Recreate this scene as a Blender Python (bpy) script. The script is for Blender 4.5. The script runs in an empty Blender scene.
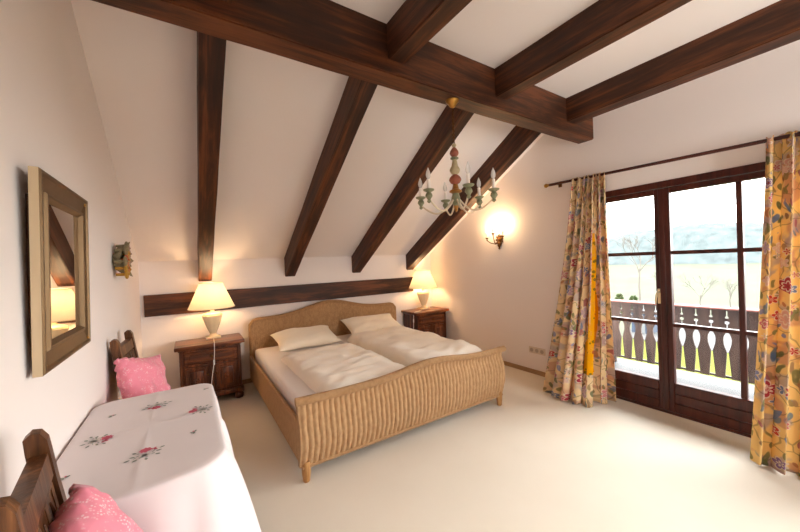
import bpy, bmesh, math, random
from mathutils import Vector, Matrix, noise
PI = math.pi
random.seed(7)
scene = bpy.context.scene
COL = scene.collection

# ------------------------------------------------------------------ camera
H = 1.45
RIGHT = Vector((0.84031658, -0.54067041, -0.03928815))
UP = Vector((0.03923752, -0.01162131, 0.99916233))
FWD = Vector((0.54067409, 0.84115424, -0.01144899))
cam_data = bpy.data.cameras.new('camera')
cam = bpy.data.objects.new('camera', cam_data)
COL.objects.link(cam)
cam_data.sensor_width = 36.0
cam_data.lens = 329.307 / 800 * 36.0
cam_data.clip_start = 0.02
cam_data.clip_end = 3000
m = Matrix.Identity(4)
for i in range(3):
    m[i][0] = RIGHT[i]; m[i][1] = UP[i]; m[i][2] = -FWD[i]
m[2][3] = H
cam.matrix_world = m
scene.camera = cam

# ------------------------------------------------------------------ view, world, daylight
scene.view_settings.view_transform = 'Standard'
scene.view_settings.look = 'None'
scene.view_settings.exposure = 1.86
scene.view_settings.gamma = 1.0
scene.view_settings.use_curve_mapping = False
scene.cycles.use_denoising = True
scene.cycles.max_bounces = 12
scene.cycles.diffuse_bounces = 8
scene.cycles.transparent_max_bounces = 24
scene.cycles.sample_clamp_indirect = 6.0
scene.cycles.caustics_reflective = False
scene.cycles.caustics_refractive = False

SKY = 5.0
world = bpy.data.worlds.new('overcast_sky')
scene.world = world
world.use_nodes = True
nt = world.node_tree
nt.nodes.clear()
wo = nt.nodes.new('ShaderNodeOutputWorld')
bg = nt.nodes.new('ShaderNodeBackground')
tc = nt.nodes.new('ShaderNodeTexCoord')
sx = nt.nodes.new('ShaderNodeSeparateXYZ')
cr = nt.nodes.new('ShaderNodeValToRGB')
cr.color_ramp.elements[0].position = 0.0
cr.color_ramp.elements[0].color = (1.0, 0.985, 0.96, 1)
cr.color_ramp.elements[1].position = 0.9
cr.color_ramp.elements[1].color = (0.86, 0.92, 1.0, 1)
nt.links.new(tc.outputs['Generated'], sx.inputs[0])
nt.links.new(sx.outputs['Z'], cr.inputs['Fac'])
nt.links.new(cr.outputs['Color'], bg.inputs['Color'])
nt.links.new(bg.outputs[0], wo.inputs['Surface'])
bg.inputs['Strength'].default_value = SKY


def portal(name, loc, rot, sx_, sy_):
    ld = bpy.data.lights.new(name, 'AREA')
    ld.shape = 'RECTANGLE'; ld.size = sx_; ld.size_y = sy_
    ld.cycles.is_portal = True
    o = bpy.data.objects.new(name, ld)
    o.location = loc; o.rotation_euler = rot
    COL.objects.link(o)
    return o


W, D, L, K = 3.5658, 4.5564, -0.4566, 1.5682      # right wall, back wall, left wall, knee wall height
TAN = 0.5867
TH = math.atan(TAN)
ZC, ZB, YF, YB = 2.945, 2.639, 1.762, 1.923       # flat ceiling, main beam
YR = -1.9                                         # wall behind the camera
portal('balcony_daylight', (W + 0.3, 0.98, 1.06), (0, PI / 2, 0), 2.1, 1.75)
portal('rear_daylight', (2.6, YR - 0.15, 1.575), (PI / 2, 0, 0), 1.4, 1.55)  # sky portal for the added window behind the camera
portal('side_daylight', (W + 0.3, -0.935, 1.135), (0, PI / 2, 0), 2.03, 1.63)  # sky portal for the added window in the gable wall


# ------------------------------------------------------------------ helpers
def lin(c):
    if isinstance(c, str):
        c = [int(c[i:i + 2], 16) / 255 for i in (0, 2, 4)]
        return tuple(((x / 12.92) if x <= 0.04045 else ((x + 0.055) / 1.055) ** 2.4) for x in c)
    return tuple(c)


class NB:
    """small node-graph builder"""
    def __init__(s, name):
        s.m = bpy.data.materials.new(name); s.m.use_nodes = True
        s.t = s.m.node_tree; s.t.nodes.clear()
        s.out = s.t.nodes.new('ShaderNodeOutputMaterial')

    def n(s, kind, **kw):
        nd = s.t.nodes.new('ShaderNode' + kind)
        for k, v in kw.items(): setattr(nd, k, v)
        return nd

    def l(s, a, b): s.t.links.new(a, b)

    def set(s, sock, v):
        if hasattr(v, 'is_output') or isinstance(v, bpy.types.NodeSocket): s.l(v, sock)
        else: sock.default_value = v

    def math(s, op, a, b=0.0, c=None):
        nd = s.n('Math', operation=op)
        s.set(nd.inputs[0], a); s.set(nd.inputs[1], b)
        if c is not None: s.set(nd.inputs[2], c)
        return nd.outputs[0]

    def mix(s, f, a, b):
        nd = s.n('Mix', data_type='RGBA')
        s.set(nd.inputs[0], f)
        s.set(nd.inputs[6], a if isinstance(a, bpy.types.NodeSocket) else (*a, 1))
        s.set(nd.inputs[7], b if isinstance(b, bpy.types.NodeSocket) else (*b, 1))
        return nd.outputs[2]

    def ramp(s, f, stops, interp='LINEAR'):
        nd = s.n('ValToRGB'); nd.color_ramp.interpolation = interp
        e = nd.color_ramp.elements
        while len(e) < len(stops): e.new(0.5)
        for q, (p, c) in zip(e, stops):
            q.position = p; q.color = (*c, 1) if len(c) == 3 else c
        s.l(f, nd.inputs[0])
        return nd.outputs[0]

    def coord(s, kind='Object', scale=(1, 1, 1), loc=(0, 0, 0), rot=(0, 0, 0), src=None):
        if src is None: src = s.n('TexCoord').outputs[kind]
        mp = s.n('Mapping'); mp.inputs['Scale'].default_value = scale
        mp.inputs['Location'].default_value = loc; mp.inputs['Rotation'].default_value = rot
        s.l(src, mp.inputs[0])
        return mp.outputs[0]

    def noise(s, v, scale=5, detail=3, rough=0.5, dist=0.0):
        nd = s.n('TexNoise'); s.l(v, nd.inputs['Vector'])
        nd.inputs['Scale'].default_value = scale; nd.inputs['Detail'].default_value = detail
        nd.inputs['Roughness'].default_value = rough; nd.inputs['Distortion'].default_value = dist
        return nd.outputs['Fac']

    def vor(s, v, scale, feature='F1', rnd=1.0):
        nd = s.n('TexVoronoi', feature=feature); s.l(v, nd.inputs['Vector'])
        nd.inputs['Scale'].default_value = scale; nd.inputs['Randomness'].default_value = rnd
        return nd

    def bsdf(s, color, rough=0.6, metal=0.0, spec=0.5, bump=None, bstr=0.3, bdist=0.01, sheen=0.0, **kw):
        b = s.n('BsdfPrincipled')
        s.set(b.inputs['Base Color'], color if isinstance(color, bpy.types.NodeSocket) else (*color, 1))
        s.set(b.inputs['Roughness'], rough); s.set(b.inputs['Metallic'], metal)
        b.inputs['Specular IOR Level'].default_value = spec
        if sheen: b.inputs['Sheen Weight'].default_value = sheen
        for k, v in kw.items(): s.set(b.inputs[k], v)
        if bump is not None:
            bp = s.n('Bump'); bp.inputs['Strength'].default_value = bstr; bp.inputs['Distance'].default_value = bdist
            s.l(bump, bp.inputs['Height']); s.l(bp.outputs[0], b.inputs['Normal'])
        s.l(b.outputs[0], s.out.inputs['Surface'])
        return b


def mat_plain(name, col, rough=0.6, metal=0.0, spec=0.5, var=0.0, scale=8, bstr=0.0):
    g = NB(name); c = lin(col)
    f = g.noise(g.coord(), scale, 4)
    v = g.mix(f, tuple(x * (1 - var) for x in c), tuple(min(1, x * (1 + var)) for x in c))
    g.bsdf(v, rough, metal, spec, bump=f if bstr else None, bstr=bstr)
    return g.m


def mat_wood(name, dark, light, axis='x', rough=0.5, scale=1.0, knots=True, spec=0.4):
    g = NB(name); d = lin(dark); li = lin(light)
    long_, cross = 1.3 * scale, 16 * scale
    sc = {'x': (long_, cross, cross), 'y': (cross, long_, cross), 'z': (cross, cross, long_)}[axis]
    v = g.coord(scale=sc)
    a = g.noise(v, 1.0, 6, 0.62, 0.6)
    b = g.noise(g.coord(scale=tuple(x * 4 for x in sc)), 1.0, 3, 0.6)
    big = g.noise(g.coord(scale=(1.7, 1.7, 1.7)), 1.0, 2)
    f = g.math('ADD', g.math('MULTIPLY', a, 0.75), g.math('MULTIPLY', b, 0.25))
    f = g.math('ADD', f, g.math('MULTIPLY', g.math('SUBTRACT', big, 0.5), 0.35))
    c = g.ramp(f, [(0.34, tuple(x * 0.42 for x in d)), (0.48, d), (0.63, li)])
    if knots:
        ksc = {'x': (1.6, 5, 5), 'y': (5, 1.6, 5), 'z': (5, 5, 1.6)}[axis]
        k = g.vor(g.coord(scale=ksc), 1.0)
        km = g.ramp(k.outputs['Distance'], [(0.06, (1, 1, 1)), (0.2, (0, 0, 0))])
        c = g.mix(g.math('MULTIPLY', km, 0.75), c, tuple(x * 0.35 for x in d))
    g.bsdf(c, rough, spec=spec, bump=f, bstr=0.35, bdist=0.006)
    return g.m


class MB:
    """collects shapes, then becomes ONE mesh object"""
    def __init__(s): s.v = []; s.f = []; s.uv = None; s.mi = []; s.cur = 0

    def add(s, vs, fs):
        o = len(s.v); s.v += [tuple(p) for p in vs]
        s.f += [tuple(i + o for i in f) for f in fs]; s.mi += [s.cur] * len(fs)
        return s

    def bm(s, b):
        b.verts.index_update()
        s.add([v.co[:] for v in b.verts], [[v.index for v in f.verts] for f in b.faces]); b.free(); return s

    def box(s, a, b, bev=0.0, rot=None, seg=1):
        x0, y0, z0 = [min(p, q) for p, q in zip(a, b)]; x1, y1, z1 = [max(p, q) for p, q in zip(a, b)]
        t = bmesh.new(); bmesh.ops.create_cube(t, size=1)
        c = Vector(((x0 + x1) / 2, (y0 + y1) / 2, (z0 + z1) / 2))
        for v in t.verts: v.co = Vector((v.co.x * (x1 - x0), v.co.y * (y1 - y0), v.co.z * (z1 - z0)))
        if bev: bmesh.ops.bevel(t, geom=t.edges[:], offset=bev, segments=seg, affect='EDGES', profile=0.6)
        for v in t.verts:
            if rot: v.co = rot @ v.co
            v.co += c
        return s.bm(t)

    def lathe(s, prof, c=(0, 0, 0), n=24, mat=None):
        vs = []; fs = []
        for r, z in prof:
            for k in range(n):
                a = 2 * PI * k / n; vs.append(Vector((r * math.cos(a), r * math.sin(a), z)))
        for i in range(len(prof) - 1):
            for k in range(n):
                fs.append((i * n + k, i * n + (k + 1) % n, (i + 1) * n + (k + 1) % n, (i + 1) * n + k))
        fs.append(tuple(range(n - 1, -1, -1))); q = (len(prof) - 1) * n; fs.append(tuple(q + k for k in range(n)))
        c = Vector(c)
        return s.add([(mat @ p if mat else p) + c for p in vs], fs)

    def tube(s, pts, r, n=8, cap=True):
        pts = [Vector(p) for p in pts]; rs = r if isinstance(r, (list, tuple)) else [r] * len(pts)
        vs = []; fs = []
        t0 = (pts[1] - pts[0]).normalized()
        nrm = t0.orthogonal().normalized()
        for i, p in enumerate(pts):
            t = (pts[min(i + 1, len(pts) - 1)] - pts[max(i - 1, 0)]).normalized()
            nrm = (nrm - t * nrm.dot(t)).normalized(); bn = t.cross(nrm)
            for k in range(n):
                a = 2 * PI * k / n; vs.append(p + (nrm * math.cos(a) + bn * math.sin(a)) * rs[i])
        for i in range(len(pts) - 1):
            for k in range(n):
                fs.append((i * n + k, i * n + (k + 1) % n, (i + 1) * n + (k + 1) % n, (i + 1) * n + k))
        if cap:
            fs.append(tuple(range(n - 1, -1, -1))); q = (len(pts) - 1) * n; fs.append(tuple(q + k for k in range(n)))
        return s.add(vs, fs)

    def prism(s, poly, h0, h1, plane='xz'):
        """extrude a 2D polygon; plane names the polygon's axes, the third axis runs h0..h1"""
        def P(a, b, h): return {'xz': (a, h, b), 'yz': (h, a, b), 'xy': (a, b, h)}[plane]
        n = len(poly)
        vs = [P(a, b, h0) for a, b in poly] + [P(a, b, h1) for a, b in poly]
        fs = [tuple(range(n)), tuple(range(2 * n - 1, n - 1, -1))]
        fs += [(i, i + n, (i + 1) % n + n, (i + 1) % n) for i in range(n)]
        t = bmesh.new(); bv = [t.verts.new(p) for p in vs]
        for f in fs: t.faces.new([bv[i] for i in f])
        bmesh.ops.recalc_face_normals(t, faces=t.faces)
        return s.bm(t)

    def grid(s, fn, nu, nv, closeu=False, uv=None):
        vs = []; fs = []
        for j in range(nv + 1):
            for i in range(nu + (0 if closeu else 1)):
                vs.append(fn(i / nu, j / nv))
        w = nu if closeu else nu + 1
        for j in range(nv):
            for i in range(nu):
                fs.append((j * w + i, j * w + (i + 1) % w, (j + 1) * w + (i + 1) % w, (j + 1) * w + i))
        return s.add(vs, fs)

    def build(s, name, mat, parent=None, smooth=True, loc=(0, 0, 0), rot=(0, 0, 0), angle=38, merge=False):
        me = bpy.data.meshes.new(name)
        me.from_pydata(s.v, [], s.f)
        for mm in (mat if isinstance(mat, (list, tuple)) else [mat]): me.materials.append(mm)
        for p, k in zip(me.polygons, s.mi): p.material_index = k
        if merge:
            b = bmesh.new(); b.from_mesh(me); bmesh.ops.remove_doubles(b, verts=b.verts, dist=1e-5); b.to_mesh(me); b.free()
        me.update()
        if smooth:
            me.polygons.foreach_set('use_smooth', [True] * len(me.polygons))
            try: me.set_sharp_from_angle(angle=math.radians(angle))
            except Exception: pass
        o = bpy.data.objects.new(name, me); COL.objects.link(o)
        o.location = loc; o.rotation_euler = rot
        if parent: o.parent = parent
        return o


def thing(name, label, cat, loc=(0, 0, 0), rotz=0.0, group=None, kind=None):
    o = bpy.data.objects.new(name, None); COL.objects.link(o)
    o.location = loc; o.rotation_euler = (0, 0, rotz)
    o.empty_display_size = 0.1
    return tag(o, label, cat, group, kind)


def tag(o, label, cat, group=None, kind=None):
    o['label'] = label; o['category'] = cat
    if group: o['group'] = group
    if kind: o['kind'] = kind
    return o


def copy_tree(o, parent=None):
    c = o.copy(); COL.objects.link(c)
    if parent: c.parent = parent
    for ch in list(o.children): copy_tree(ch, c)
    return c


# ------------------------------------------------------------------ materials
def make_plaster(name, col):
    g = NB(name); v = g.coord()
    f = g.noise(v, 60, 5, 0.6); big = g.noise(v, 1.2, 2)
    c = lin(col)
    g.bsdf(g.mix(big, tuple(x * 0.97 for x in c), c), 0.9, spec=0.15, bump=f, bstr=0.12, bdist=0.004)
    return g.m


M = {}
M['plaster'] = make_plaster('white_plaster', 'F3EAE6')
M['ceil'] = make_plaster('ceiling_plaster', 'F4ECE8')
M['beam_x'] = mat_wood('dark_beam_wood', '40200C', '6C3A1C', 'x', 0.55)
M['frame_wood'] = mat_wood('dark_door_wood', '43180F', '552518', 'z', 0.38, knots=False)
M['frame_wood_y'] = mat_wood('dark_door_wood_across', '43180F', '552518', 'y', 0.38, knots=False)
M['ns'] = mat_wood('brown_oak_stain', '5A2A10', '905028', 'x', 0.33, 1.4, spec=0.5)
M['ns_z'] = mat_wood('brown_oak_stain_upright', '552810', '884824', 'z', 0.33, 1.4, spec=0.5)
M['chair'] = mat_wood('brown_chair_wood', '5A351A', '8A5A33', 'z', 0.4, 1.4, knots=False)
M['rail_wood'] = mat_wood('railing_wood', '3A2822', '4C382F', 'z', 0.6, knots=False)

g = NB('cream_carpet'); v = g.coord()
f = g.noise(v, 260, 4, 0.7); b2 = g.noise(v, 3, 3)
cc = g.mix(g.math('ADD', g.math('MULTIPLY', f, 0.5), g.math('MULTIPLY', b2, 0.5)), lin('DDCFBA'), lin('ECE1D0'))
g.bsdf(cc, 0.95, spec=0.1, bump=f, bstr=0.35, bdist=0.01, sheen=0.2)
M['carpet'] = g.m


def make_wicker(name, dark, light, sc=1.0):
    g = NB(name); v = g.coord()
    w = g.n('TexWave', wave_type='BANDS', bands_direction='Z'); g.l(v, w.inputs['Vector'])
    w.inputs['Scale'].default_value = 62 * sc; w.inputs['Distortion'].default_value = 2.0
    w.inputs['Detail'].default_value = 2
    nz = g.noise(g.coord(scale=(40, 40, 25)), 1, 4)
    ff = g.math('ADD', g.math('MULTIPLY', w.outputs['Fac'], 0.45), g.math('MULTIPLY', nz, 0.6))
    c = g.ramp(ff, [(0.2, lin(dark)), (0.75, lin(light))])
    g.bsdf(c, 0.5, spec=0.35, bump=ff, bstr=0.8, bdist=0.006)
    return g.m


M['wicker'] = make_wicker('honey_wicker', '9A6C42', 'D3AB7E')
M['wicker_dk'] = make_wicker('honey_wicker_rim', '93673F', 'C69C6E', 1.5)
M['rattan'] = mat_wood('rattan_pole', '9A6A3C', 'C2925C', 'z', 0.45, knots=False)


def make_cloth(name, col, rough=0.85, weave=350, bstr=0.1, sheen=0.3, col2=None):
    g = NB(name); v = g.coord(); f = g.noise(v, weave, 2); w = g.noise(v, 5, 3)
    c = lin(col); c2 = lin(col2) if col2 else tuple(x * 0.93 for x in c)
    g.bsdf(g.mix(w, c2, c), rough, spec=0.2, bump=f, bstr=bstr, bdist=0.002, sheen=sheen)
    return g.m


M['sheet'] = make_cloth('white_sheet', 'F7F0EC')
M['duvet'] = make_cloth('cream_duvet', 'F8EFE2', col2='F5E8D6')
M['pillow'] = make_cloth('cream_pillow', 'F7ECDA', col2='F3E4CC')
M['tcloth'] = make_cloth('white_tablecloth', 'EADFDF')
# pink patterned cushions
g = NB('pink_print_fabric'); v = g.coord()
vo = g.vor(v, 115); dots = g.ramp(vo.outputs['Distance'], [(0.25, (1, 1, 1)), (0.42, (0, 0, 0))])
nz = g.noise(v, 30, 2); keep = g.math('MULTIPLY', dots, g.ramp(nz, [(0.45, (0, 0, 0)), (0.6, (1, 1, 1))]))
g.bsdf(g.mix(keep, lin('EC8C9E'), lin('F8D2D6')), 0.85, spec=0.2, bump=g.noise(v, 9, 3), bstr=0.5, bdist=0.03, sheen=0.3)
M['pink'] = g.m
M['petal'] = mat_plain('embroidered_red', 'D4657A', 0.8)
M['leaf'] = mat_plain('embroidered_grey_green', '8C9288', 0.8)
M['whiteth'] = mat_plain('embroidered_white', 'E2DFDA', 0.8)
M['cream_ceramic'] = mat_plain('cream_glazed_ceramic', 'E6D6B4', 0.25, var=0.06, scale=18)
M['brass'] = mat_plain('old_brass', 'A97D3C', 0.35, 1.0, var=0.2)
M['bronze'] = mat_plain('dark_bronze', '6B4620', 0.4, 0.9, var=0.25, scale=30)
M['handle'] = mat_plain('pale_brass', 'D9C6A0', .35, .35)
M['white_plastic'] = mat_plain('white_plastic', 'EBE6DE', 0.4)
M['socket'] = mat_plain('ivory_socket_plastic', 'DCCDBB', 0.4)
M['socket_dark'] = mat_plain('socket_recess', 'B5A594', 0.5)
M['candle'] = mat_plain('white_candle_sleeve', 'EFE6DC', 0.5)
M['cup'] = mat_plain('pale_green_painted_wood', '7F8062', 0.45, var=0.4, scale=40)
M['rose'] = mat_plain('rose_painted_wood', '96523C', 0.45, var=0.2, scale=40)
M['pale'] = mat_plain('cream_painted_wood', 'BDAC86', 0.45, var=0.2, scale=40)
M['gild'] = mat_plain('worn_gilding', 'A8763C', 0.4, 0.6, var=0.25, scale=40)
M['armw'] = mat_plain('white_painted_arm', 'D9C8AE', 0.45, var=0.1)
M['mframe'] = mat_plain('antique_gold_frame', '73593C', 0.42, 0.65, var=0.2, scale=14)
M['mside'] = mat_plain('cream_frame_edge', 'CDB796', 0.5, 0.15, var=0.06)
M['base_tan'] = mat_plain('tan_baseboard', 'A98863', 0.6, var=0.08)
M['concrete'] = mat_plain('pale_balcony_tile', '545352', 0.5, var=0.08, scale=3, spec=0.03)
M['railcap'] = mat_plain('red_brown_cap', '8D5A52', 0.55)
M['meadow'] = mat_plain('pale_winter_meadow', '454639', 0.95, var=0.4, scale=0.1, spec=0.03)
M['hill'] = mat_plain('wooded_hill', '444948', 0.95, var=0.6, scale=0.14, spec=0.03)
M['bark'] = mat_plain('bare_grey_bark', '544E48', 0.9, spec=0.03)
M['bush'] = mat_plain('evergreen_leaves', '2C331C', 0.9, var=0.3, spec=0.03)
M['snow'] = mat_plain('pale_gravel_yard', '4C4A48', 0.9, var=0.15, scale=0.5, spec=0.03)
M['shed'] = mat_plain('blue_shed_paint', '1C2838', 0.7)
M['shedw'] = mat_plain('pale_shed_paint', '4E4E4E', 0.7)
M['house'] = mat_plain('pale_house_render', '4C4742', 0.9, spec=0.03)
M['rubber'] = mat_plain('black_seal', '1A1412', 0.7)

g = NB('pink_clay_tiles'); v = g.coord(scale=(1, 1, 1))
w1 = g.n('TexWave', bands_direction='X'); g.l(v, w1.inputs['Vector']); w1.inputs['Scale'].default_value = 1.6
w2 = g.n('TexWave', bands_direction='Y'); g.l(v, w2.inputs['Vector']); w2.inputs['Scale'].default_value = 1.6
fm = g.math('MULTIPLY', w1.outputs['Fac'], w2.outputs['Fac'])
g.bsdf(g.mix(fm, lin('38282A'), lin('55423E')), 0.8, bump=fm, bstr=0.6, bdist=0.05)
M['tiles'] = g.m

g = NB('window_glass')
tr = g.n('BsdfTransparent'); gl = g.n('BsdfGlossy'); gl.inputs['Roughness'].default_value = 0.0
fr = g.n('Fresnel'); fr.inputs['IOR'].default_value = 1.25
mx = g.n('MixShader'); g.l(fr.outputs[0], mx.inputs[0]); g.l(tr.outputs[0], mx.inputs[1]); g.l(gl.outputs[0], mx.inputs[2])
tr.inputs['Color'].default_value = (0.97, 0.985, 0.98, 1)
g.l(mx.outputs[0], g.out.inputs['Surface'])
M['glass'] = g.m

g = NB('mirror_silver')
gl = g.n('BsdfGlossy'); gl.inputs['Roughness'].default_value = 0.005
gl.inputs['Color'].default_value = (0.86, 0.85, 0.83, 1)
g.l(gl.outputs[0], g.out.inputs['Surface'])
M['mirror'] = g.m

g = NB('clear_bulb_glass')
tr = g.n('BsdfTransparent'); gl = g.n('BsdfPrincipled')
gl.inputs['Base Color'].default_value = (0.9, 0.88, 0.86, 1); gl.inputs['Roughness'].default_value = 0.12
mx = g.n('MixShader'); mx.inputs[0].default_value = 0.55
g.l(tr.outputs[0], mx.inputs[1]); g.l(gl.outputs[0], mx.inputs[2]); g.l(mx.outputs[0], g.out.inputs['Surface'])
M['bulb_off'] = g.m


def make_emit(name, col, st):
    g = NB(name); e = g.n('Emission'); e.inputs['Color'].default_value = (*col, 1); e.inputs['Strength'].default_value = st
    g.l(e.outputs[0], g.out.inputs['Surface']); return g.m


M['bulb_on'] = make_emit('lit_bulb', (1.0, 0.80, 0.45), 3)

g = NB('cream_lamp_shade')
df = g.n('BsdfDiffuse'); tl = g.n('BsdfTranslucent'); mx = g.n('MixShader'); mx.inputs[0].default_value = 0.2
fz = g.noise(g.coord(), 120, 2)
cs = g.mix(fz, lin('F3E4C4'), lin('FBEFD6'))
g.l(cs, df.inputs['Color']); g.l(cs, tl.inputs['Color'])
g.l(df.outputs[0], mx.inputs[1]); g.l(tl.outputs[0], mx.inputs[2]); g.l(mx.outputs[0], g.out.inputs['Surface'])
M['shade'] = g.m


def make_curtain(name, base1, base2, stripe=None, off=(0, 0, 0), big=1.0, dense=1.0):
    g = NB(name)
    uvn = g.n('UVMap'); uvn.uv_map = 'UVMap'
    P = g.coord(src=uvn.outputs[0], loc=off)
    sc0 = g.n('SeparateXYZ'); g.l(uvn.outputs[0], sc0.inputs[0])
    U, V_ = sc0.outputs['X'], sc0.outputs['Y']
    # a little warp so that stems curve
    nn = g.n('TexNoise'); g.l(P, nn.inputs['Vector']); nn.inputs['Scale'].default_value = 5.0
    wv = g.n('VectorMath', operation='MULTIPLY_ADD')
    g.l(nn.outputs['Color'], wv.inputs[0]); wv.inputs[1].default_value = (0.16, 0.16, 0); g.l(P, wv.inputs[2])
    PW = wv.outputs[0]
    base = g.mix(g.noise(P, 7, 3), lin(base1), lin(base2))
    if stripe:
        s0, s1, vtop = stripe
        edge = g.math('MULTIPLY', g.math('SINE', g.math('MULTIPLY', V_, 5.0)), 0.03)
        uu = g.math('ADD', U, edge)
        wd = g.math('MULTIPLY', g.math('SUBTRACT', vtop + .25, V_), .085)
        a = g.math('LESS_THAN', g.math('ABSOLUTE', g.math('SUBTRACT', uu, (s0 + s1) / 2)), wd)
        a = g.math('MULTIPLY', a, g.math('LESS_THAN', V_, vtop))
        a = g.math('MULTIPLY', a, g.math('GREATER_THAN', V_, 0.28))
        base = g.mix(a, base, lin('F2AE0C'))
        SM = a
    # stems
    ve = g.vor(PW, 5.0 / big, 'DISTANCE_TO_EDGE')
    stem = g.ramp(ve.outputs['Distance'], [(0.012, (1, 1, 1)), (0.024, (0, 0, 0))])
    bl = g.noise(g.coord(src=P, loc=(2, 7, 0)), 6.5, 2, .5, .6); bl2 = g.noise(g.coord(src=P, loc=(9, 3, 0)), 7.5, 2, .5, .6)
    base = g.mix(g.ramp(bl, [(.54, (0, 0, 0)), (.60, (.6, .6, .6))]), base, lin('D08E76'))
    base = g.mix(g.ramp(bl2, [(.56, (0, 0, 0)), (.62, (.55, .55, .55))]), base, lin('A698A8'))
    c = g.mix(g.math('MULTIPLY', stem, 0.5), base, lin('7B6444'))

    def cells(scale, stretch, rot, off2):
        q = g.coord(src=PW, scale=(stretch, 1, 1), rot=(0, 0, rot), loc=off2)
        return g.vor(q, scale / big, 'F1', 0.9)

    def rnd(vn):
        s = g.n('SeparateColor'); g.l(vn.outputs['Color'], s.inputs[0]); return s.outputs[0], s.outputs[1]
    # leaves in three directions
    for sc_, st, rot, off2, ramp_, thr in ((9, 2.3, 0.7, (3, 1, 0), ['7E7A50', 'A08A5E', '7A8A92', '8E6A50'], 0.38),
                                           (8, 2.6, -0.8, (7, 4, 0), ['8A8456', '7486A4', 'B08A66', '6E7452'], 0.42),
                                           (11, 2.0, 1.6, (1, 9, 0), ['C0805A', '88865A', '8E92B4', 'B4686E'], 0.5)):
        vn = cells(sc_, st, rot, off2); r0, r1 = rnd(vn)
        mk = g.math('MULTIPLY', g.ramp(vn.outputs['Distance'], [(0.30, (1, 1, 1)), (0.36, (0, 0, 0))]),
                    g.math('GREATER_THAN', r0, thr / dense))
        col = g.ramp(r1, [(0.0, lin(ramp_[0])), (0.3, lin(ramp_[1])), (0.55, lin(ramp_[2])), (0.8, lin(ramp_[3]))], 'CONSTANT')
        vein = g.ramp(vn.outputs['Distance'], [(0.0, (1, 1, 1)), (0.14, (0, 0, 0))])
        col = g.mix(g.math('MULTIPLY', vein, 0.35), col, lin('D9C98A'))
        c = g.mix(g.math('MULTIPLY', mk, 0.88), c, col)
    # flowers with lobed petals in rings
    for sc_, off2, lobes, thr, cols in ((4.6, (2, 2, 0), 6.0, 0.30, ['B5344A', 'D98A92', 'C9A6B8', '7C88B4', 'E0B0A0']),
                                        (7.5, (5, 8, 0), 5.0, 0.45, ['C83C3C', 'E6C2B0', '8E6C9C', 'D06A7A', '6A82AA'])):
        q = g.coord(src=P, loc=off2)
        vn = g.vor(q, sc_ / big, 'F1', 0.85)
        dl = g.n('VectorMath', operation='SUBTRACT'); g.l(vn.outputs['Position'], dl.inputs[1])
        g.l(q, dl.inputs[0])
        # Position comes back in scaled texture space for some versions, so use the distance for radius and noise for lobes
        r0, r1 = rnd(vn)
        sp = g.n('SeparateXYZ'); g.l(dl.outputs[0], sp.inputs[0])
        ang = g.math('ARCTAN2', sp.outputs['Y'], sp.outputs['X'])
        lob = g.math('ABSOLUTE', g.math('SINE', g.math('MULTIPLY', ang, lobes / 2)))
        rad = g.math('DIVIDE', vn.outputs['Distance'], g.math('ADD', 0.24, g.math('MULTIPLY', lob, 0.15)))
        mk = g.math('MULTIPLY', g.math('LESS_THAN', rad, 1.0), g.math('GREATER_THAN', r0, thr / dense))
        body = g.ramp(r1, [(0.0, lin(cols[0])), (0.25, lin(cols[1])), (0.45, lin(cols[2])), (0.62, lin(cols[3])), (0.8, lin(cols[4]))], 'CONSTANT')
        ring = g.math('SINE', g.math('MULTIPLY', rad, 15.0))
        body = g.mix(g.ramp(ring, [(0.35, (0, 0, 0)), (0.75, (1, 1, 1))]), body, lin('EAD9C4'))
        body = g.mix(g.math('LESS_THAN', rad, 0.22), body, lin('8E2A34'))
        c = g.mix(g.math('MULTIPLY', mk, 0.9), c, body)
    if stripe:
        vb = g.vor(P, 16); dots = g.math('LESS_THAN', vb.outputs['Distance'], 0.24)
        lin_c = g.mix(g.math('MULTIPLY', dots, 0.85), lin('F0AA10'), lin('5E5A1E'))
        vb2 = g.vor(g.coord(src=P, loc=(4, 4, 0)), 9); d2 = g.math('LESS_THAN', vb2.outputs['Distance'], 0.17)
        lin_c = g.mix(g.math('MULTIPLY', d2, 0.9), lin_c, lin('B8402A'))
        c = g.mix(g.math('MULTIPLY', SM, 0.9), c, lin_c)
    df = g.n('BsdfDiffuse'); tl = g.n('BsdfTranslucent'); mx = g.n('MixShader'); mx.inputs[0].default_value = 0.3
    g.l(c, df.inputs['Color']); g.l(c, tl.inputs['Color'])
    g.l(df.outputs[0], mx.inputs[1]); g.l(tl.outputs[0], mx.inputs[2]); g.l(mx.outputs[0], g.out.inputs['Surface'])
    return g.m


M['curtain_l'] = make_curtain('cream_floral_print', 'F3DAAE', 'EFD09C', (1.04, 1.2, 1.62), (0, 0, 0), .85, 1.35)
M['curtain_r'] = make_curtain('yellow_floral_print', 'F5D592', 'F0CB80', None, (3.3, 1.7, 0), .8, 0.9)

# ------------------------------------------------------------------ the room shell
ST = 'structure'


def struct(name, mb, mat, label, cat, **kw):
    return tag(mb.build(name, mat, **kw), label, cat, kind=ST)


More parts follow.
